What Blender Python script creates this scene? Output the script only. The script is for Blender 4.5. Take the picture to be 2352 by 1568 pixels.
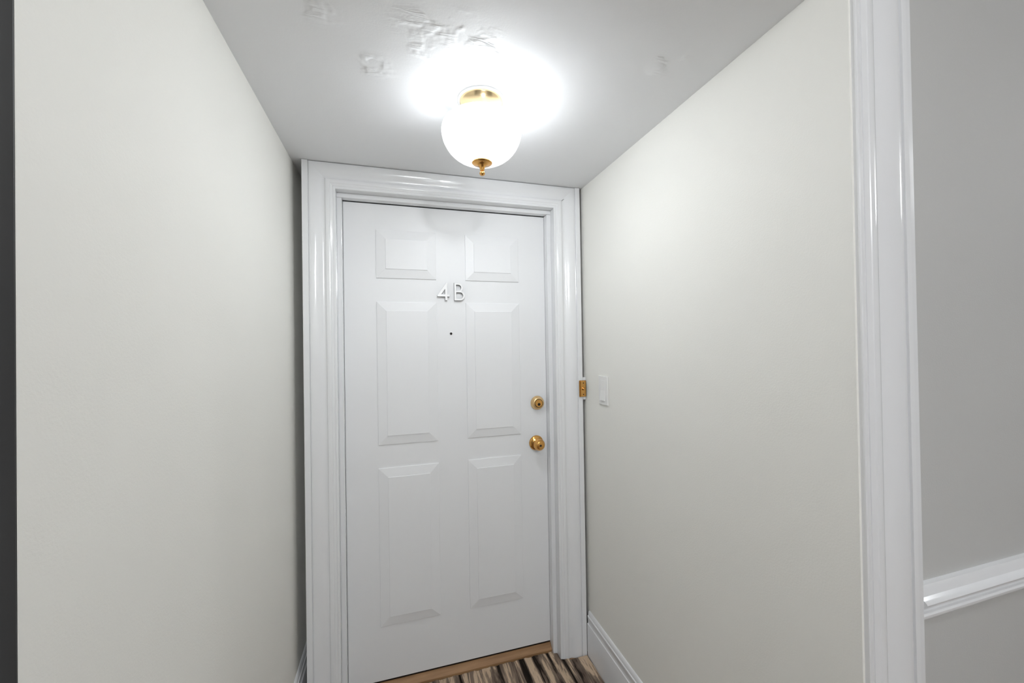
import bpy, bmesh, math
from mathutils import Matrix, Vector

# ------------------------------------------------------------------ camera, world, exposure
scene = bpy.context.scene
COL = scene.collection
for o in list(bpy.data.objects):
    bpy.data.objects.remove(o)

FZ = 0.042                                  # height of the door's lower edge above the floor
cam_d = bpy.data.cameras.new('camera')
cam_d.sensor_fit = 'HORIZONTAL'
cam_d.sensor_width = 36.0
cam_d.lens = 912.14 / 2352 * 36.0
cam_d.clip_start = 0.02
cam = bpy.data.objects.new('camera', cam_d)
COL.objects.link(cam)
yaw, pitch, roll = math.radians(16.4157), math.radians(0.4678), math.radians(-0.8899)
fw = Vector((math.sin(yaw) * math.cos(pitch), math.cos(yaw) * math.cos(pitch), math.sin(pitch)))
rt = Vector((math.cos(yaw), -math.sin(yaw), 0))
up = rt.cross(fw)
r2 = rt * math.cos(roll) + up * math.sin(roll)
u2 = -rt * math.sin(roll) + up * math.cos(roll)
m = Matrix((r2, u2, -fw)).transposed().to_4x4()
m.translation = Vector((0.2033, -1.7889, 1.4162 + FZ))
cam.matrix_world = m
scene.camera = cam
scene.cycles.max_bounces = 4
scene.cycles.diffuse_bounces = 4
scene.cycles.transparent_max_bounces = 6
scene.cycles.caustics_reflective = False

world = bpy.data.worlds.new('world')
scene.world = world
world.use_nodes = True
world.node_tree.nodes['Background'].inputs[0].default_value = (0.5, 0.5, 0.52, 1)
world.node_tree.nodes['Background'].inputs[1].default_value = 0.0
vs = scene.view_settings
vs.view_transform = 'Standard'
vs.look = 'None'
vs.gamma = 1.0
vs.use_curve_mapping = False
vs.exposure = 0.47

LAMP_W = 9.3                                # bulb of the alcove lamp
HALL_W = (9.0, 4.2, 43.0)                     # watts of the hallway lights: one inferred, two added as unseen fill

# ------------------------------------------------------------------ main dimensions (metres)
XL, XR = -0.175, 1.0605                     # alcove side walls
ZC = 2.1494 + FZ                            # alcove ceiling
YB = 0.100                                  # wall behind the door frame
YH = -1.238                                 # hallway wall plane
YR = -4.30                                  # far side of the hallway
HX0, HX1 = -2.6, 4.2                        # hallway ends
HZ = 2.44                                   # hallway ceiling
DW, DZ0, DZ1 = 0.899, FZ, 2.03 + FZ         # door leaf

# ------------------------------------------------------------------ materials
def new_mat(name):
    mt = bpy.data.materials.new(name)
    mt.use_nodes = True
    nt = mt.node_tree
    return mt, nt, nt.nodes['Principled BSDF'], nt.nodes['Material Output']

def paint(name, col, rough, bump_scale=180, bump=0.02, tint=0.02, spec=0.5, dist=0.002):
    mt, nt, p, out = new_mat(name)
    tc = nt.nodes.new('ShaderNodeTexCoord')
    n1 = nt.nodes.new('ShaderNodeTexNoise'); n1.inputs['Scale'].default_value = 2.2
    n1.inputs['Detail'].default_value = 1
    nt.links.new(tc.outputs['Object'], n1.inputs['Vector'])
    rmp = nt.nodes.new('ShaderNodeValToRGB')
    a = [c * (1 - tint) for c in col]; b = [min(1, c * (1 + tint)) for c in col]
    rmp.color_ramp.elements[0].position = .3; rmp.color_ramp.elements[1].position = .7
    rmp.color_ramp.elements[0].color = (*a, 1); rmp.color_ramp.elements[1].color = (*b, 1)
    nt.links.new(n1.outputs['Fac'], rmp.inputs['Fac'])
    nt.links.new(rmp.outputs['Color'], p.inputs['Base Color'])
    n2 = nt.nodes.new('ShaderNodeTexNoise'); n2.inputs['Scale'].default_value = bump_scale
    n2.inputs['Detail'].default_value = 1
    nt.links.new(tc.outputs['Object'], n2.inputs['Vector'])
    bp = nt.nodes.new('ShaderNodeBump'); bp.inputs['Strength'].default_value = bump
    bp.inputs['Distance'].default_value = dist
    nt.links.new(n2.outputs['Fac'], bp.inputs['Height'])
    if bump > 0.055: nt.links.new(bp.outputs['Normal'], p.inputs['Normal'])
    p.inputs['Roughness'].default_value = rough
    p.inputs['Specular IOR Level'].default_value = spec
    return mt

M = {}
M['wall'] = paint('wall_paint', (0.885, 0.874, 0.825), 0.75, 260, 0.12, 0.012, 0.3)
M['hall'] = paint('hallway_grey_paint', (0.55, 0.548, 0.535), 0.7, 260, 0.12, 0.012, 0.3)
M['trim'] = paint('trim_gloss_paint', (0.84, 0.845, 0.855), 0.13, 40, 0.03, 0.006, 0.5)
M['door'] = paint('door_satin_paint', (0.84, 0.845, 0.855), 0.42, 300, 0.05, 0.006, 0.38)
M['panel'] = M['door']
M['plate'] = paint('switch_plastic', (0.84, 0.835, 0.815), 0.35, 300, 0.0, 0.004, 0.5)
M['letter'] = paint('letter_enamel', (0.88, 0.88, 0.88), 0.3, 300, 0.0, 0.004, 0.5)
M['letter_edge_shade'] = paint('letter_side_shade_grey', (0.16, 0.16, 0.16), 0.45, 300, 0.0, 0.02, 0.5)  # shade on the sides of the glyphs, put into the colour
M['floor'] = paint('subfloor_wood', (0.33, 0.19, 0.10), 0.6, 60, 0.2, 0.2, 0.3)
M['strip'] = paint('reveal_shade_strip', (0.045, 0.045, 0.045), 0.5, 60, 0.05, 0.15, 0.4)  # shade of the left reveal, put in as a dark colour
M['dark'] = paint('dark_recess', (0.012, 0.008, 0.006), 0.5, 60, 0.0, 0.1, 0.3)

def metal(name, col, rough):
    mt, nt, p, out = new_mat(name)
    tc = nt.nodes.new('ShaderNodeTexCoord')
    n = nt.nodes.new('ShaderNodeTexNoise'); n.inputs['Scale'].default_value = 35
    nt.links.new(tc.outputs['Object'], n.inputs['Vector'])
    mr = nt.nodes.new('ShaderNodeMapRange')
    mr.inputs['To Min'].default_value = rough * .8; mr.inputs['To Max'].default_value = rough * 1.25
    nt.links.new(n.outputs['Fac'], mr.inputs['Value'])
    nt.links.new(mr.outputs['Result'], p.inputs['Roughness'])
    p.inputs['Base Color'].default_value = (*col, 1)
    p.inputs['Metallic'].default_value = 1.0
    return mt
M['brass'] = metal('polished_brass', (0.83, 0.44, 0.13), 0.16)
M['brass_dark'] = metal('aged_brass', (0.60, 0.29, 0.07), 0.22)
M['brass_satin'] = metal('satin_brass', (0.86, 0.60, 0.30), 0.30)
M['brass_glow'] = metal('glow_tinted_brass', (0.93, 0.72, 0.42), 0.22)  # satin brass lightened: the lamp's glow is put into the canopy colour
M['steel'] = metal('dull_steel', (0.45, 0.44, 0.42), 0.35)

def ceiling_mat():
    mt, nt, p, out = new_mat('ceiling_plaster')
    p.inputs['Base Color'].default_value = (0.85, 0.855, 0.865, 1)
    p.inputs['Roughness'].default_value = 0.7
    p.inputs['Specular IOR Level'].default_value = 0.3
    tc = nt.nodes.new('ShaderNodeTexCoord')
    L = nt.links.new
    def math_(op, a, b=None):
        n = nt.nodes.new('ShaderNodeMath'); n.operation = op
        for i, v in enumerate((a, b)):
            if v is None: continue
            if hasattr(v, 'is_linked') or hasattr(v, 'links'): L(v, n.inputs[i])
            else: n.inputs[i].default_value = v
        return n.outputs[0]
    # trowel marks: noise stretched in one direction, where a second noise and a few patches allow it
    mp = nt.nodes.new('ShaderNodeMapping'); mp.inputs['Scale'].default_value = (12, 46, 1)
    mp.inputs['Rotation'].default_value = (0, 0, math.radians(14))
    L(tc.outputs['Object'], mp.inputs['Vector'])
    tro = nt.nodes.new('ShaderNodeTexNoise'); tro.inputs['Scale'].default_value = 1.0
    tro.inputs['Detail'].default_value = 3; tro.inputs['Distortion'].default_value = 1.2
    L(mp.outputs['Vector'], tro.inputs['Vector'])
    big = nt.nodes.new('ShaderNodeTexNoise'); big.inputs['Scale'].default_value = 5.5
    big.inputs['Detail'].default_value = 2
    L(tc.outputs['Object'], big.inputs['Vector'])
    mask = None
    for cx, cy, rx, ry in ((0.33, -0.87, 0.13, 0.07), (0.42, -0.84, 0.08, 0.05), (0.287, -0.79, 0.05, 0.03), (0.90, -0.92, 0.05, 0.07), (0.165, -0.70, 0.06, 0.05),
                           (0.05, -0.86, 0.06, 0.05)):
        sub = nt.nodes.new('ShaderNodeVectorMath'); sub.operation = 'SUBTRACT'
        L(tc.outputs['Object'], sub.inputs[0]); sub.inputs[1].default_value = (cx, cy, 0)
        mul = nt.nodes.new('ShaderNodeVectorMath'); mul.operation = 'MULTIPLY'
        L(sub.outputs[0], mul.inputs[0]); mul.inputs[1].default_value = (1 / rx, 1 / ry, 0)
        ln = nt.nodes.new('ShaderNodeVectorMath'); ln.operation = 'LENGTH'
        L(mul.outputs[0], ln.inputs[0])
        mr = nt.nodes.new('ShaderNodeMapRange'); mr.interpolation_type = 'SMOOTHSTEP'
        mr.inputs['From Min'].default_value = 1.2; mr.inputs['From Max'].default_value = 0.4
        L(ln.outputs['Value'], mr.inputs['Value'])
        mask = mr.outputs[0] if mask is None else math_('MAXIMUM', mask, mr.outputs[0])
    brk = nt.nodes.new('ShaderNodeTexNoise'); brk.inputs['Scale'].default_value = 17; brk.inputs['Detail'].default_value = 2
    L(tc.outputs['Object'], brk.inputs['Vector'])
    bm_ = nt.nodes.new('ShaderNodeMapRange'); bm_.interpolation_type = 'SMOOTHSTEP'
    bm_.inputs['From Min'].default_value = 0.42; bm_.inputs['From Max'].default_value = 0.62
    L(brk.outputs['Fac'], bm_.inputs['Value'])
    mask = math_('MULTIPLY', mask, bm_.outputs[0])
    mask = math_('ADD', math_('MULTIPLY', mask, 0.75), 0.03)
    h = math_('MULTIPLY', tro.outputs['Fac'], mask)
    h = math_('ADD', h, math_('MULTIPLY', big.outputs['Fac'], 0.5))
    fine = nt.nodes.new('ShaderNodeTexNoise'); fine.inputs['Scale'].default_value = 200
    L(tc.outputs['Object'], fine.inputs['Vector'])
    h = math_('ADD', h, math_('MULTIPLY', fine.outputs['Fac'], 0.02))
    bp = nt.nodes.new('ShaderNodeBump'); bp.inputs['Strength'].default_value = 0.55
    bp.inputs['Distance'].default_value = 0.012
    L(h, bp.inputs['Height']); L(bp.outputs['Normal'], p.inputs['Normal'])
    return mt
M['ceiling'] = ceiling_mat()

def carpet_mat():
    mt, nt, p, out = new_mat('striped_carpet')
    L = nt.links.new
    tc = nt.nodes.new('ShaderNodeTexCoord')
    mp = nt.nodes.new('ShaderNodeMapping'); mp.inputs['Scale'].default_value = (25, 2.6, 1)
    mp.inputs['Rotation'].default_value = (0, 0, math.radians(7))
    L(tc.outputs['Object'], mp.inputs['Vector'])
    n = nt.nodes.new('ShaderNodeTexNoise'); n.inputs['Scale'].default_value = 1.0
    n.inputs['Detail'].default_value = 5; n.inputs['Roughness'].default_value = 0.6
    n.inputs['Distortion'].default_value = 0.45
    L(mp.outputs['Vector'], n.inputs['Vector'])
    r = nt.nodes.new('ShaderNodeValToRGB'); cr = r.color_ramp
    stops = [(0.33, (0.012, 0.009, 0.007)), (0.41, (0.03, 0.022, 0.017)), (0.445, (0.13, 0.095, 0.075)),
             (0.50, (0.20, 0.15, 0.115)), (0.535, (0.30, 0.225, 0.17)), (0.56, (0.60, 0.45, 0.31)),
             (0.62, (0.66, 0.50, 0.36)), (0.68, (0.24, 0.175, 0.135))]
    cr.elements[0].position, cr.elements[0].color = stops[0][0], (*stops[0][1], 1)
    cr.elements[1].position, cr.elements[1].color = stops[-1][0], (*stops[-1][1], 1)
    for pos, c in stops[1:-1]:
        e = cr.elements.new(pos); e.color = (*c, 1)
    L(n.outputs['Fac'], r.inputs['Fac']); L(r.outputs['Color'], p.inputs['Base Color'])
    f = nt.nodes.new('ShaderNodeTexNoise'); f.inputs['Scale'].default_value = 420
    f.inputs['Detail'].default_value = 2
    L(tc.outputs['Object'], f.inputs['Vector'])
    bp = nt.nodes.new('ShaderNodeBump'); bp.inputs['Strength'].default_value = 0.7
    bp.inputs['Distance'].default_value = 0.003
    L(f.outputs['Fac'], bp.inputs['Height']); L(bp.outputs['Normal'], p.inputs['Normal'])
    p.inputs['Roughness'].default_value = 0.95
    p.inputs['Specular IOR Level'].default_value = 0.1
    return mt
M['carpet'] = carpet_mat()

def threshold_mat():
    mt, nt, p, out = new_mat('threshold_wood')
    L = nt.links.new
    tc = nt.nodes.new('ShaderNodeTexCoord')
    mp = nt.nodes.new('ShaderNodeMapping'); mp.inputs['Scale'].default_value = (6, 90, 30)
    L(tc.outputs['Object'], mp.inputs['Vector'])
    n = nt.nodes.new('ShaderNodeTexNoise'); n.inputs['Scale'].default_value = 1.0; n.inputs['Detail'].default_value = 5
    L(mp.outputs['Vector'], n.inputs['Vector'])
    r = nt.nodes.new('ShaderNodeValToRGB'); cr = r.color_ramp
    cr.elements[0].position, cr.elements[0].color = 0.3, (0.25, 0.13, 0.055, 1)
    cr.elements[1].position, cr.elements[1].color = 0.75, (0.42, 0.24, 0.115, 1)
    L(n.outputs['Fac'], r.inputs['Fac']); L(r.outputs['Color'], p.inputs['Base Color'])
    p.inputs['Roughness'].default_value = 0.55
    return mt
M['threshold'] = threshold_mat()

def glass_mat():
    mt, nt, p, out = new_mat('ribbed_white_glass')
    L = nt.links.new
    nt.nodes.remove(p)
    tr = nt.nodes.new('ShaderNodeBsdfTransparent'); tr.inputs['Color'].default_value = (0.97, 0.97, 0.96, 1)
    tl = nt.nodes.new('ShaderNodeBsdfTranslucent'); tl.inputs['Color'].default_value = (0.95, 0.95, 0.93, 1)
    gl = nt.nodes.new('ShaderNodeBsdfGlossy'); gl.inputs['Roughness'].default_value = 0.12
    fr = nt.nodes.new('ShaderNodeFresnel'); fr.inputs['IOR'].default_value = 1.45
    m1 = nt.nodes.new('ShaderNodeMixShader')
    # clear shoulder, wavy edge of the frosting, densest below the shoulder, clearer towards the bottom
    tc = nt.nodes.new('ShaderNodeTexCoord')
    nz = nt.nodes.new('ShaderNodeTexNoise'); nz.inputs['Scale'].default_value = 26; nz.inputs['Detail'].default_value = 0
    L(tc.outputs['Object'], nz.inputs['Vector'])
    sep = nt.nodes.new('ShaderNodeSeparateXYZ'); L(tc.outputs['Object'], sep.inputs[0])
    ma = nt.nodes.new('ShaderNodeMath'); ma.operation = 'MULTIPLY_ADD'; ma.inputs[1].default_value = 0.014
    L(nz.outputs['Fac'], ma.inputs[0]); L(sep.outputs['Z'], ma.inputs[2])
    ra = nt.nodes.new('ShaderNodeMapRange')
    ra.inputs['From Min'].default_value = -0.19; ra.inputs['From Max'].default_value = -0.01
    L(ma.outputs[0], ra.inputs['Value'])
    cr = nt.nodes.new('ShaderNodeValToRGB'); e = cr.color_ramp.elements
    def g(z): return (z + 0.007 + 0.19) / 0.18
    e[0].position = g(-0.185); e[0].color = (0.08, 0.08, 0.08, 1)
    e[1].position = g(-0.050); e[1].color = (0.46, 0.46, 0.46, 1)
    for z_, v in ((-0.135, 0.20), (-0.100, 0.50), (-0.056, 0.60)):
        q = e.new(g(z_)); q.color = (v, v, v, 1)
    L(ra.outputs['Result'], cr.inputs['Fac']); L(cr.outputs['Color'], m1.inputs[0])
    L(tr.outputs[0], m1.inputs[1]); L(tl.outputs[0], m1.inputs[2])
    m2 = nt.nodes.new('ShaderNodeMixShader')
    L(fr.outputs[0], m2.inputs[0]); L(m1.outputs[0], m2.inputs[1]); L(gl.outputs[0], m2.inputs[2])
    L(m2.outputs[0], out.inputs['Surface'])
    return mt
M['glass'] = glass_mat()

def bulb_mat():
    mt, nt, p, out = new_mat('lit_bulb')
    L = nt.links.new
    nt.nodes.remove(p)
    tr = nt.nodes.new('ShaderNodeBsdfTransparent')
    em = nt.nodes.new('ShaderNodeEmission'); em.inputs['Strength'].default_value = 10
    em.inputs['Color'].default_value = (1, 0.97, 0.92, 1)
    m1 = nt.nodes.new('ShaderNodeMixShader'); m1.inputs[0].default_value = 0.12
    L(tr.outputs[0], m1.inputs[1]); L(em.outputs[0], m1.inputs[2])
    L(m1.outputs[0], out.inputs['Surface'])
    mt.cycles.emission_sampling = 'NONE'
    return mt
M['bulb'] = bulb_mat()

def opal_mat():
    mt, nt, p, out = new_mat('lit_opal_glass')
    p.inputs['Base Color'].default_value = (0.9, 0.9, 0.9, 1)
    p.inputs['Emission Color'].default_value = (1, 0.99, 0.97, 1)
    p.inputs['Emission Strength'].default_value = 4.0
    mt.cycles.emission_sampling = 'NONE'
    return mt
M['opal'] = opal_mat()

# ------------------------------------------------------------------ helpers
def obj(name, verts, faces, mat, parent=None, smooth=False, loc=None):
    me = bpy.data.meshes.new(name)
    me.from_pydata([tuple(v) for v in verts], [], faces)
    bm = bmesh.new(); bm.from_mesh(me)
    bmesh.ops.recalc_face_normals(bm, faces=bm.faces)
    bm.to_mesh(me); bm.free()
    me.materials.append(M[mat])
    if smooth:
        for p in me.polygons: p.use_smooth = True
    o = bpy.data.objects.new(name, me)
    COL.objects.link(o)
    if loc: o.location = loc
    if parent: o.parent = parent
    return o

def finish(o, bevel=None, auto=None):
    if bevel:
        b = o.modifiers.new('bevel', 'BEVEL'); b.width = bevel; b.segments = 2; b.limit_method = 'ANGLE'
        b.angle_limit = math.radians(40)
    if auto:
        for p in o.data.polygons: p.use_smooth = True
        bm = bmesh.new(); bm.from_mesh(o.data)
        for e in bm.edges:
            e.smooth = not (len(e.link_faces) == 2 and e.calc_face_angle(0) > math.radians(auto))
        bm.to_mesh(o.data); bm.free()
    return o

def box(name, a, b, mat, parent=None, bevel=None):
    x0, y0, z0 = a; x1, y1, z1 = b
    v = [(x0, y0, z0), (x1, y0, z0), (x1, y1, z0), (x0, y1, z0), (x0, y0, z1), (x1, y0, z1), (x1, y1, z1), (x0, y1, z1)]
    f = [(0, 3, 2, 1), (4, 5, 6, 7), (0, 1, 5, 4), (1, 2, 6, 5), (2, 3, 7, 6), (3, 0, 4, 7)]
    return finish(obj(name, v, f, mat, parent), bevel)

def loft(name, A, B, mat, parent=None, auto=35):
    """closed profile A to closed profile B"""
    n = len(A)
    f = [(i, (i + 1) % n, n + (i + 1) % n, n + i) for i in range(n)]
    f += [tuple(range(n - 1, -1, -1)), tuple(range(n, 2 * n))]
    return finish(obj(name, list(A) + list(B), f, mat, parent), None, auto)

def lathe(name, prof, mat, parent=None, seg=48, axis='z', loc=(0, 0, 0), auto=40, mod=None):
    """prof: (radius, height) pairs; axis 'z' or '-y' (pointing at the camera side)"""
    V, F = [], []
    n = len(prof)
    for i, (r, h) in enumerate(prof):
        for k in range(seg):
            t = 2 * math.pi * k / seg
            rr = r * (mod(t, i / (n - 1)) if mod else 1)
            a, b = rr * math.cos(t), rr * math.sin(t)
            V.append((a, b, h) if axis == 'z' else (a, -h, b))
    for i in range(n - 1):
        for k in range(seg):
            k2 = (k + 1) % seg
            F.append((i * seg + k, i * seg + k2, (i + 1) * seg + k2, (i + 1) * seg + k))
    if prof[0][0] > 1e-6: F.append(tuple(range(seg - 1, -1, -1)))
    if prof[-1][0] > 1e-6: F.append(tuple(range((n - 1) * seg, n * seg)))
    o = obj(name, V, F, mat, parent, loc=loc)
    bm = bmesh.new(); bm.from_mesh(o.data)
    bmesh.ops.remove_doubles(bm, verts=bm.verts, dist=1e-6)
    bmesh.ops.recalc_face_normals(bm, faces=bm.faces)
    bm.to_mesh(o.data); bm.free()
    return finish(o, None, auto)

def empty(name, loc=(0, 0, 0)):
    o = bpy.data.objects.new(name, None)
    o.empty_display_size = 0.05
    o.location = loc
    COL.objects.link(o)
    return o

def struct(o, label=None, cat=None):
    o['kind'] = 'structure'
    if label: o['label'] = label
    if cat: o['category'] = cat
    return o

def tag(o, label, cat, group=None):
    o['label'] = label; o['category'] = cat
    if group: o['group'] = group
    return o

# ------------------------------------------------------------------ the shell
T = 0.12
struct(box('floor', (HX0 - T, YR - T, -0.10), (HX1 + T, YB + T, 0.0), 'floor'), 'brown subfloor showing along the carpet edges', 'floor')
struct(box('ceiling', (XL - T, YH, ZC), (XR + T, YB + T, ZC + 0.10), 'ceiling'), 'uneven white plaster ceiling of the entry alcove', 'ceiling')
struct(box('ceiling_hall', (HX0 - T, YR - T, HZ), (HX1 + T, YH + 0.11, HZ + 0.10), 'ceiling'), 'white plaster ceiling of the hallway', 'ceiling')
struct(box('wall_back', (XL - T, YB, 0), (XR + T, YB + T, ZC), 'wall'), 'off-white wall behind the door frame', 'wall')
struct(box('wall_left', (XL - T, YH - 0.0075, 0), (XL, YB, ZC), 'wall'), 'off-white alcove wall left of the door', 'wall')
struct(box('wall_right', (XR, YH, 0), (XR + T, YB, ZC), 'wall'), 'off-white alcove wall with the light switch', 'wall')
# hallway wall around the alcove opening
struct(box('wall_front_left', (HX0, YH, 0), (XL - T, YH + 0.11, HZ), 'hall'), 'grey hallway wall left of the alcove opening', 'wall')
struct(box('wall_front_right', (XR + T, YH, 0), (HX1, YH + 0.11, HZ), 'hall'), 'grey hallway wall right of the alcove opening', 'wall')
struct(box('wall_header', (XL - T, YH, ZC + 0.10), (XR + T, YH + 0.11, HZ), 'hall'), 'wall strip above the alcove opening', 'wall')
struct(box('wall_rear', (HX0, YR - T, 0), (HX1, YR, HZ), 'hall'), 'hallway wall opposite the door', 'wall')
struct(box('wall_end_left', (HX0 - T, YR, 0), (HX0, YH + 0.11, HZ), 'hall'), 'left end wall of the hallway', 'wall')
struct(box('wall_end_right', (HX1, YR, 0), (HX1 + T, YH + 0.11, HZ), 'hall'), 'right end wall of the hallway', 'wall')

# ------------------------------------------------------------------ casings
CAS = [(0, 0.0), (0, 0.0085), (0.0015, 0.010), (0.0080, 0.010), (0.0085, 0.0088), (0.0100, 0.0088), (0.0105, 0.0104), (0.0150, 0.0120), (0.0185, 0.0136),
       (0.0195, 0.0128), (0.0210, 0.0142), (0.026, 0.0150), (0.031, 0.0150), (0.0350, 0.0142), (0.0368, 0.0126), (0.0378, 0.0092), (0.0405, 0.0076), (0.0450, 0.0072),
       (0.050, 0.0080), (0.056, 0.0100), (0.062, 0.0125), (0.070, 0.0150), (0.078, 0.0166), (0.086, 0.0173), (0.093, 0.0174), (0.0950, 0.0168), (0.0965, 0.0135)]
LIP = [(0.0980, 0.0140), (0.0988, 0.0190), (0.100, 0.0198), (0.110, 0.0200), (0.1185, 0.0200), (0.120, 0.0188), (0.120, 0.0)]
YBASE = -0.0724
XIL, XIR, ZI = -0.0172, 0.9179, 2.0486 + FZ
SL, SR = 0.1194 / 0.12, 0.1284 / 0.12       # width of the left and right boards against the profile
SH = (ZC - 0.0015 - ZI) / 0.0965            # the head board loses its lip at the ceiling

frame = struct(empty('trim_1', (DW / 2, YBASE, 0)), 'glossy white door frame with moulded casing', 'door frame')
def rel(pts, root):
    l = root.location
    return [(p[0] - l.x, p[1] - l.y, p[2] - l.z) for p in pts]
head_prof = CAS + [(0.0965, 0.0)]
for sgn, xi, s in ((-1, XIL, SL), (1, XIR, SR)):
    prof = CAS + LIP
    lo = [(xi + sgn * u * s, YBASE - h, 0.001) for u, h in prof]
    hi = [(xi + sgn * u * s, YBASE - h, ZI + min(u, 0.0965) * SH) for u, h in prof]
    loft('side_casing', rel(lo, frame), rel(hi, frame), 'trim', frame, 30)
a = [(XIL - u * SL, YBASE - h, ZI + u * SH) for u, h in head_prof]
b = [(XIR + u * SR, YBASE - h, ZI + u * SH) for u, h in head_prof]
loft('head_casing', rel(a, frame), rel(b, frame), 'trim', frame, 30)
def fbox(name, p, q, mat='trim', bev=0.0012):
    l = frame.location
    return box(name, (p[0] - l.x, p[1] - l.y, p[2] - l.z), (q[0] - l.x, q[1] - l.y, q[2] - l.z), mat, frame, bev)
fbox('jamb', (-0.128, YBASE, 0.001), (XIL - 0.001, YB - 0.001, ZI))
fbox('jamb', (XIR + 0.001, YBASE, 0.001), (1.038, YB - 0.001, ZI))
fbox('jamb', (-0.128, YBASE, ZI + 0.001), (1.038, YB - 0.001, ZC - 0.002))
fbox('door_stop', (XIL - 0.001, -0.0376, 0.001), (-0.0003, 0.030, DZ1))
fbox('door_stop', (DW + 0.0003, -0.0376, 0.001), (XIR + 0.001, 0.030, DZ1))
fbox('door_stop', (XIL - 0.001, -0.0376, DZ1 + 0.001), (XIR + 0.001, -0.002, ZI + 0.001))

def hall_casing(name, sgn, xi, width, label):
    s = width / 0.12
    prof = CAS + LIP
    lo = [(xi + sgn * u * s, YH - h, 0.001) for u, h in prof]
    if sgn < 0: prof = [(u, h + (0.012 if h > 0 else 0)) for u, h in prof]; lo = [(xi - u * s, YH - h, 0.001) for u, h in prof]
    hi = [(xi + sgn * u * s, YH - h, ZC + 0.02 + u) for u, h in prof]
    struct(loft(name, lo, hi, 'trim', None, 30), label, 'casing')
XHR, XHL = XR + 0.0055, XL - 0.0165
struct(box('trim_6', (XHL, YH - 0.0095, 0.001), (XL - 0.0008, YH - 0.0076, ZC), 'strip'), 'dark strip standing in for the shaded reveal at the left end of the alcove wall', 'edge strip')
hall_casing('trim_2', 1, XHR, 0.138, 'tall moulded white casing at the right edge of the alcove')
hall_casing('trim_3', -1, XHL, 0.138, 'shadowed white casing at the far left edge of the alcove')
k = 0.138 / 0.12
a = [(XHL - u * k, YH - h, ZC + 0.0215 + u) for u, h in CAS + LIP]
b = [(XHR + u * k, YH - h, ZC + 0.0215 + u) for u, h in CAS + LIP]
struct(loft('trim_4', a, b, 'trim', None, 30), 'white head casing above the alcove opening', 'casing')

# chair rail on the hallway wall
RZ = 0.846 + FZ
RAIL = [(0, 0.0), (0.0060, 0.0), (0.0100, 0.0012), (0.0135, 0.0045), (0.0150, 0.0085), (0.0148, 0.0125), (0.0125, 0.0155), (0.0085, 0.0165), (0.0070, 0.0190),
        (0.0075, 0.0250), (0.0100, 0.0300), (0.0150, 0.0335), (0.0205, 0.0355), (0.0240, 0.0385), (0.0250, 0.0420), (0.0235, 0.0455), (0.0195, 0.0485),
        (0.0150, 0.0520), (0.0130, 0.060), (0.0115, 0.067), (0.0095, 0.0705), (0.0, 0.072)]
xo = XHR + 0.138
struct(loft('trim_5', [(xo, YH - d, RZ + h) for d, h in RAIL], [(HX1, YH - d, RZ + h) for d, h in RAIL], 'trim', None, 30),
       'glossy white chair rail across the grey hallway wall', 'chair rail')

# baseboards
BB = [(0, 0.0), (0.0140, 0.0), (0.0140, 0.150), (0.0132, 0.1535), (0.0105, 0.1545), (0.0098, 0.158), (0.0094, 0.166), (0.0108, 0.178),
      (0.0122, 0.184), (0.0118, 0.188), (0.0085, 0.190), (0.0082, 0.195), (0.0068, 0.204), (0.0035, 0.2085), (0, 0.210)]
struct(loft('baseboard_right', [(XR - d, YH + 0.001, h + .001) for d, h in BB], [(XR - d, -0.095, h + .001) for d, h in BB], 'trim', None, 30),
       'white moulded baseboard below the light switch', 'baseboard')
struct(loft('baseboard_left', [(XL + d, YH + 0.001, h + .001) for d, h in BB], [(XL + d, YB - .001, h + .001) for d, h in BB], 'trim', None, 30),
       'white baseboard left of the door frame', 'baseboard')
struct(loft('baseboard_front_right', [(xo, YH - d, h + .001) for d, h in BB], [(HX1, YH - d, h + .001) for d, h in BB], 'trim', None, 30),
       'white baseboard under the chair rail', 'baseboard')

# ------------------------------------------------------------------ the door
door = struct(box('door_1', (0.0006, 0.0, DZ0), (DW - 0.0006, 0.044, DZ1 - 0.002), 'door', None, 0.0010), 'white six-panel entry door numbered 4B', 'door')
PX = [0.1299, 0.3828, 0.5138, 0.7657]
PZ = [v + FZ for v in (1.9178, 1.7106, 1.6089, 0.9966, 0.8978, 0.2292)]
def panel(x0, x1, z0, z1):
    # flat lip, then a wide bevel, a fine step and the raised field
    steps = [(0.0, 0.0005), (0.0, -0.0036), (0.0010, -0.0044), (0.0385, -0.0098), (0.0388, -0.0118), (0.0398, -0.0122)]
    V, F = [], []
    for d, y in steps:
        V += [(x0 + d, y, z0 + d), (x1 - d, y, z0 + d), (x1 - d, y, z1 - d), (x0 + d, y, z1 - d)]
    n = len(steps)
    for i in range(n - 1):
        for q in range(4):
            r = (q + 1) % 4
            F.append((4 * i + q, 4 * i + r, 4 * i + 4 + r, 4 * i + 4 + q))
    F += [(3, 2, 1, 0), tuple(range(4 * n - 4, 4 * n))]
    return obj('panel', V, F, 'panel', door)
for i in (0, 2):
    for j in (0, 2, 4):
        panel(PX[i], PX[i + 1], PZ[j + 1], PZ[j])

# black strip that paints in the shade of the gap under the leaf
gap_shade = box('door_gap_shade', (0.002, 0.0025, 0.0345), (DW - 0.002, 0.040, DZ0 + 0.0005), 'dark', door)
gap_shade['label'] = 'black strip standing in for the shaded gap under the door'
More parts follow.
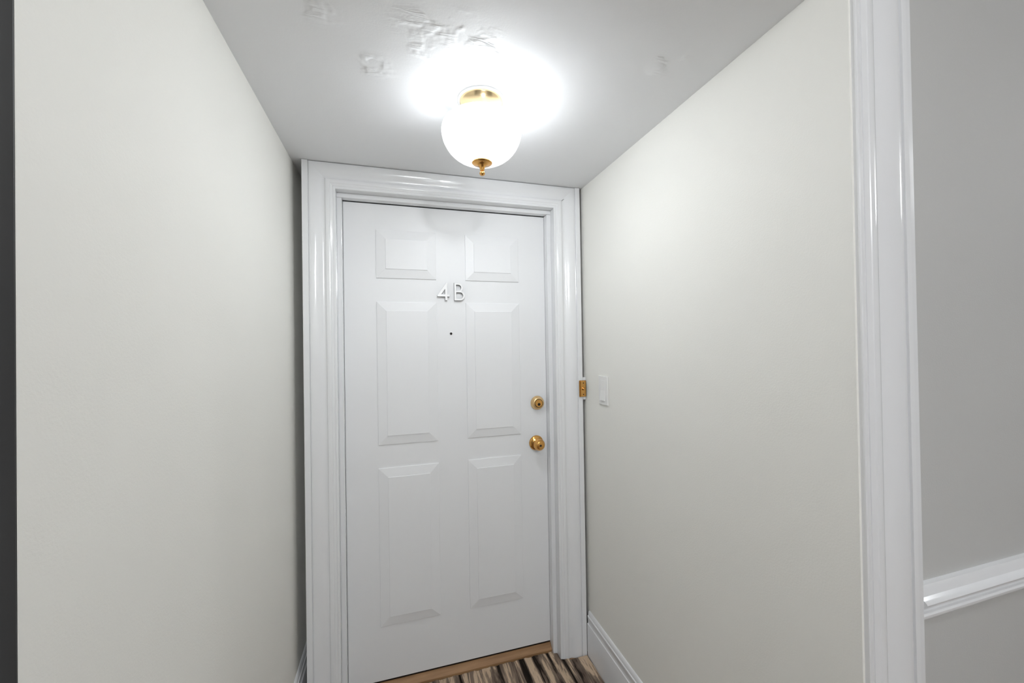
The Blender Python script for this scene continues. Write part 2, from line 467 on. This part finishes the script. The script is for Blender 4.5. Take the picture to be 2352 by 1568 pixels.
# number
def glyph(name, outer, holes, depth, x, z):
    cu = bpy.data.curves.new(name, 'CURVE')
    cu.dimensions = '2D'; cu.fill_mode = 'BOTH'
    cu.extrude = depth / 2 - 0.0006; cu.bevel_depth = 0.0006; cu.bevel_resolution = 1; cu.offset = -0.0006
    for pts in [outer] + holes:
        sp = cu.splines.new('POLY'); sp.points.add(len(pts) - 1); sp.use_cyclic_u = True
        for p, c in zip(sp.points, pts): p.co = (c[0], c[1], 0, 1)
    t = bpy.data.objects.new(name + '_c', cu); COL.objects.link(t)
    dg = bpy.context.evaluated_depsgraph_get()
    me = bpy.data.meshes.new_from_object(t.evaluated_get(dg))
    bpy.data.objects.remove(t)
    me.materials.clear(); me.materials.append(M['letter']); me.materials.append(M['letter_edge_shade'])
    for p in me.polygons: p.material_index = 0 if abs(p.normal.z) > 0.5 else 1
    me.transform(Matrix.Rotation(math.radians(90), 4, 'X'))
    o = bpy.data.objects.new(name, me); COL.objects.link(o)
    o.location = (x, -depth / 2 - 0.0002, z); o.parent = door
    return o
def arc(cx, cz, r, a0, a1, n=14):
    return [(cx + r * math.cos(math.radians(a0 + (a1 - a0) * i / n)), cz + r * math.sin(math.radians(a0 + (a1 - a0) * i / n))) for i in range(n + 1)]
four = [(0, 0.0166), (0.0345, 0.0166), (0.0345, 0), (0.0445, 0), (0.0445, 0.0166), (0.0541, 0.0166), (0.0541, 0.0262), (0.0445, 0.0262),
        (0.0445, 0.079), (0.0405, 0.079), (0, 0.0215)]
bee = [(0, 0), (0, 0.079)] + arc(0.018, 0.05775, 0.02125, 90, -44) + arc(0.0252, 0.0225, 0.0225, 64, -90)
o = glyph('door_number', four, [[(0.0175, 0.0270), (0.0345, 0.0270), (0.0345, 0.0500)]], 0.0115, 0.3856, 1.6185 + FZ)
o['label'] = 'white raised figure 4'
s = 0.0085
o = glyph('door_letter', bee, [[(s, 0.0450), (s, 0.0705)] + arc(0.018, 0.05775, 0.01275, 90, -90),
                               [(s, 0.0085), (s, 0.0365)] + arc(0.0252, 0.0225, 0.0140, 90, -90)], 0.0115, 0.4612, 1.6185 + FZ)
o['label'] = 'white raised letter B'

# peephole
pe = lathe('peephole', [(0.0085, 0), (0.0085, 0.0012), (0.0072, 0.0022), (0.0060, 0.0022), (0.0058, 0.0008)], 'letter', door, 32, '-y', (0.4454, 0, 1.4702 + FZ))
pe['label'] = 'small dark peephole'
lathe('lens', [(0.0058, 0.0004), (0.0052, 0.0016), (0.0028, 0.0022), (0, 0.0024)], 'dark', pe, 24, '-y')

# deadbolt
db = lathe('deadbolt', [(0.0330, 0), (0.0335, 0.002), (0.0325, 0.005), (0.0275, 0.0185), (0.0262, 0.0215), (0.0245, 0.0225), (0.0205, 0.0226), (0.0200, 0.0205)],
           'brass_satin', door, 56, '-y', (0.8510, 0, 1.1375 + FZ))
db['label'] = 'round brass deadbolt lock'
lathe('groove', [(0.0203, 0.0190), (0.0203, 0.0207), (0.0183, 0.0207)], 'dark', db, 48, '-y')
lathe('lock_face', [(0.0182, 0.0200), (0.0182, 0.0232), (0.0172, 0.0242), (0.0, 0.0245)], 'brass', db, 48, '-y')
lathe('keyhole', [(0.0068, 0.0238), (0.0068, 0.0250), (0.0, 0.0252)], 'dark', db, 24, '-y', (0.0005, 0, -0.0045))

# knob
kn = lathe('doorknob', [(0.0350, 0), (0.0355, 0.002), (0.0340, 0.006), (0.0290, 0.0105), (0.0210, 0.0130), (0.0150, 0.0150), (0.0128, 0.019),
                        (0.0128, 0.0240), (0.0165, 0.0270), (0.0225, 0.0310), (0.0262, 0.0370), (0.0272, 0.0430), (0.0262, 0.0490), (0.0232, 0.0550),
                        (0.0200, 0.0590), (0.0185, 0.0615), (0.0165, 0.0625)], 'brass', door, 64, '-y', (0.8425, 0, 0.9480 + FZ), 60)
kn['label'] = 'round brass doorknob with key cylinder'
lathe('knob_face', [(0.0166, 0.0610), (0.0162, 0.0622), (0.0120, 0.0612), (0.0, 0.0610)], 'brass_satin', kn, 40, '-y')
lathe('keyhole', [(0.0052, 0.0605), (0.0052, 0.0625), (0.0, 0.0628)], 'dark', kn, 24, '-y')

# threshold
TH = [(0.055, 0.001), (0.055, 0.034), (0.006, 0.034), (-0.002, 0.0315), (-0.012, 0.0235), (-0.0215, 0.014), (-0.0222, 0.001)]
th = loft('door_threshold', [(0.0005, y, z) for y, z in TH], [(DW - 0.0005, y, z) for y, z in TH], 'threshold', None, 30)
tag(th, 'brown wooden threshold under the white door', 'threshold')

# ------------------------------------------------------------------ carpet
def carpet():
    g = 0.003
    out = [(HX0 + .02, YR + .02), (HX1 - .02, YR + .02), (HX1 - .02, YH - 0.018), (XHR + 0.142, YH - 0.018), (XHR + 0.142, YH - 0.024), (XHR - g, YH - 0.024),
           (XHR - g, YH + 0.0), (XR - 0.0165, YH + 0.0), (XR - 0.0165, -0.0955), (0.955, -0.0965), (0.950, -0.0880), (0.9300, -0.0860), (0.9165, -0.0800),
           (0.9145, -0.0430), (0.8985, -0.0395)]
    n = 60                                  # slightly ragged edge along the threshold
    for i in range(n + 1):
        x = 0.8970 + (0.0030 - 0.8970) * i / n
        out.append((x, -0.0270 + 0.0022 * math.sin(i * 2.3) + 0.0016 * math.sin(i * 5.1 + 1)))
    out += [(0.0005, -0.0395), (-0.0155, -0.0430), (-0.0165, -0.0800), (-0.0300, -0.0860), (-0.050, -0.0900), (-0.055, -0.0965), (-0.139, -0.0955),
            (-0.141, 0.09), (XL + 0.0165, 0.09), (XL + 0.0165, YH), (XHL + g, YH), (XHL + g, YH - 0.024), (XHL - 0.142, YH - 0.024), (XHL - 0.142, YH - 0.018),
            (HX0 + .02, YH - 0.018)]
    n = len(out)
    V = [(x, y, 0.0005) for x, y in out] + [(x, y, 0.0085) for x, y in out]
    F = [(i, (i + 1) % n, n + (i + 1) % n, n + i) for i in range(n)] + [tuple(range(n - 1, -1, -1)), tuple(range(n, 2 * n))]
    o = obj('carpet', V, F, 'carpet')
    bm = bmesh.new(); bm.from_mesh(o.data)
    bmesh.ops.triangulate(bm, faces=[f for f in bm.faces if len(f.verts) > 4])
    bm.to_mesh(o.data); bm.free()
    return o
tag(carpet(), 'fitted carpet with ragged black, brown and cream stripes', 'carpet')

# ------------------------------------------------------------------ doorbell beside the frame
bz = 1.2060 + FZ
bell = tag(empty('doorbell', (1.0440, -0.0935, bz)), 'brass doorbell on a white block beside the door frame', 'doorbell')
def rbox(name, root, p, q, mat, bev):
    l = root.location
    return box(name, (p[0] - l.x, p[1] - l.y, p[2] - l.z), (q[0] - l.x, q[1] - l.y, q[2] - l.z), mat, root, bev)
rbox('mounting_block', bell, (1.0465, -0.0945, bz - 0.052), (1.0602, -0.060, bz + 0.052), 'trim', 0.001)
pl = rbox('plate_rim', bell, (1.0255, -0.0990, bz - 0.0385), (1.0595, -0.0948, bz + 0.0385), 'brass_dark', 0.002)
pf = rbox('plate', bell, (1.0295, -0.1045, bz - 0.0365), (1.0575, -0.0990, bz + 0.0365), 'brass', 0.0025)
pf['label'] = 'brass front plate'
for dz in (0.0265, -0.0265):
    lathe('screw', [(0.0026, 0), (0.0026, 0.0006), (0.0016, 0.0013), (0, 0.0014)], 'dark', bell, 20, '-y', (1.0435 - 1.0440, -0.1045 + 0.0935, dz))
bt = lathe('button', [(0.0085, 0), (0.0085, 0.0012), (0.0066, 0.0022), (0.0058, 0.0016), (0.0056, 0.0045), (0.0045, 0.0062), (0.0025, 0.0070), (0, 0.0072)], 'brass', bell, 32, '-y',
           (-0.0005, -0.1045 + 0.0935, 0))
bt['label'] = 'round push button'

# ------------------------------------------------------------------ light switch
sy, sz = -0.2665, 1.2150 + FZ
sw = tag(empty('light_switch', (XR, sy, sz)), 'white rocker light switch on the right wall', 'switch')
box('wall_plate', (-0.0070, -0.0375, -0.0610), (-0.0003, 0.0375, 0.0610), 'plate', sw, 0.0018)
V = [(-0.0055, -.0175, -.0435), (-0.0055, .0175, -.0435), (-0.0055, .0175, .0435), (-0.0055, -.0175, .0435),
     (-0.0135, -.0175, -.0435), (-0.0135, .0175, -.0435), (-0.0075, .0175, .0435), (-0.0075, -.0175, .0435), (-0.0086, -.0175, 0.0), (-0.0086, .0175, 0.0)]
F = [(0, 1, 2, 3), (4, 5, 9, 8), (8, 9, 6, 7), (0, 4, 5, 1), (2, 6, 7, 3), (0, 3, 7, 8, 4), (1, 5, 9, 6, 2)]
finish(obj('rocker', V, F, 'plate', sw), 0.0008)

# ------------------------------------------------------------------ ceiling lights
def ceiling_light(x, y, z, watts, label):
    t = tag(empty('ceiling_light', (x, y, z)), label, 'ceiling light')
    lathe('ceiling_ring', [(0.0710, -0.0005), (0.0710, -0.003), (0.0690, -0.0055), (0.0630, -0.0060)], 'trim', t, 64)
    ca = lathe('canopy', [(0.0640, -0.0060), (0.0640, -0.0100), (0.0615, -0.0130), (0.0590, -0.0420), (0.0597, -0.0480), (0.0580, -0.0485), (0.0565, -0.0120),
                          (0.0, -0.0100)], 'brass_glow', t, 64)
    ca['label'] = 'round brass canopy'
    prof = []
    pts = [(0.0555, -0.0430), (0.0575, -0.0490), (0.0690, -0.0540), (0.0860, -0.0590), (0.1010, -0.0660), (0.1115, -0.0755), (0.1168, -0.0870), (0.1178, -0.1000),
           (0.1150, -0.1170), (0.1085, -0.1340), (0.0985, -0.1500), (0.0850, -0.1640), (0.0690, -0.1750), (0.0510, -0.1825), (0.0320, -0.1868), (0.0160, -0.1880)]
    # smooth the outline
    for i in range(len(pts) - 1):
        p0 = pts[max(i - 1, 0)]; p1 = pts[i]; p2 = pts[i + 1]; p3 = pts[min(i + 2, len(pts) - 1)]
        for k in range(3):
            s_ = k / 3
            prof.append(tuple(0.5 * ((2 * p1[c]) + (-p0[c] + p2[c]) * s_ + (2 * p0[c] - 5 * p1[c] + 4 * p2[c] - p3[c]) * s_ ** 2 +
                                     (-p0[c] + 3 * p1[c] - 3 * p2[c] + p3[c]) * s_ ** 3) for c in (0, 1)))
    prof.append(pts[-1])
    N = 64
    def rib(th_, u):
        k = min(1, max(0, (u - 0.18) / 0.12)) * min(1, max(0, (1.0 - u) / 0.08))
        return 1 + 0.010 * k * math.cos(N * (th_ + 0.9 * u))
    V, F = [], []
    seg = N * 6; n = len(prof)
    for i, (r, h) in enumerate(prof):
        for q in range(seg):
            a_ = 2 * math.pi * q / seg; rr = r * rib(a_, i / (n - 1))
            V.append((rr * math.cos(a_), rr * math.sin(a_), h))
    for i in range(n - 1):
        for q in range(seg):
            q2 = (q + 1) % seg
            F.append((i * seg + q, i * seg + q2, (i + 1) * seg + q2, (i + 1) * seg + q))
    g = obj('glass_globe', V, F, 'glass', t, True)
    g['label'] = 'glowing white swirl-ribbed glass globe'
    fi = lathe('finial', [(0.0, -0.1800), (0.0300, -0.1872), (0.0305, -0.1890), (0.0285, -0.1905), (0.0200, -0.1925), (0.0120, -0.1965), (0.0085, -0.2010), (0.0075, -0.2050),
                          (0.0062, -0.2110), (0.0055, -0.2130), (0.0065, -0.2145), (0.0080, -0.2175), (0.0083, -0.2200), (0.0072, -0.2235), (0.0040, -0.2258), (0.0, -0.2264)],
               'brass', t, 40, 'z', (0, 0, 0), 50)
    fi['label'] = 'brass finial knob'
    lathe('rod', [(0.003, -0.0100), (0.003, -0.1840)], 'brass', t, 12)
    # socket on the door side, bulb on the near side
    so = lathe('lamp_socket', [(0.0, 0.0), (0.0165, 0.0), (0.0170, 0.004), (0.0165, 0.034), (0.0180, 0.038), (0.0180, 0.044), (0.0, 0.044)], 'plate', t, 32, '-y')
    so.location = (-0.022, 0.080, -0.072); so.rotation_euler = (math.radians(4), 0, math.radians(20))
    bu = lathe('bulb', [(0.0, 0.044), (0.013, 0.046), (0.015, 0.056), (0.024, 0.074), (0.0280, 0.090), (0.0255, 0.106), (0.0160, 0.117), (0.0, 0.121)], 'bulb', t, 24, '-y')
    bu.location = so.location; bu.rotation_euler = so.rotation_euler
    ld = bpy.data.lights.new('bulb_light', 'POINT'); ld.energy = watts; ld.shadow_soft_size = 0.022
    ld.color = (0.955, 1.0, 1.05)
    lo = bpy.data.objects.new('bulb_light', ld); COL.objects.link(lo); lo.parent = t
    bpy.context.view_layer.update()
    lo.location = bu.matrix_basis @ Vector((0, -0.088, 0))
    return t
ceiling_light(0.4600, -0.6300, ZC, LAMP_W, 'lit ribbed glass ceiling light with brass canopy above the door')
def unseen_hall_light(x, y, z, watts, label):
    t = tag(empty('unseen_hall_light', (x, y, z)), label, 'ceiling light')
    lathe('rim', [(0.100, -0.0005), (0.102, -0.010), (0.098, -0.020), (0.088, -0.022)], 'brass_satin', t, 48)
    lathe('diffuser', [(0.0, -0.012), (0.087, -0.0125), (0.086, -0.030), (0.075, -0.042), (0.050, -0.050), (0.0, -0.054)], 'opal', t, 48)
    ld = bpy.data.lights.new('unseen_hall_source', 'POINT'); ld.energy = watts; ld.shadow_soft_size = 0.11
    ld.color = (0.970, 1.0, 1.025)
    lo = bpy.data.objects.new('unseen_hall_source', ld); COL.objects.link(lo); lo.parent = t
    lo.location = (0, 0, -0.175)
    return t
unseen_hall_light(3.05, -2.00, HZ, HALL_W[0], 'round opal ceiling light at the right end of the hallway')
unseen_hall_light(0.30, -1.98, HZ, HALL_W[1], 'round opal fill light added in the hallway in front of the alcove')  # unseen light added from above to bring out the hallway mouldings
unseen_hall_light(0.45, -3.55, HZ, HALL_W[2], 'round opal fill light added at the far side of the hallway')  # unseen light added behind the camera to brighten the alcove
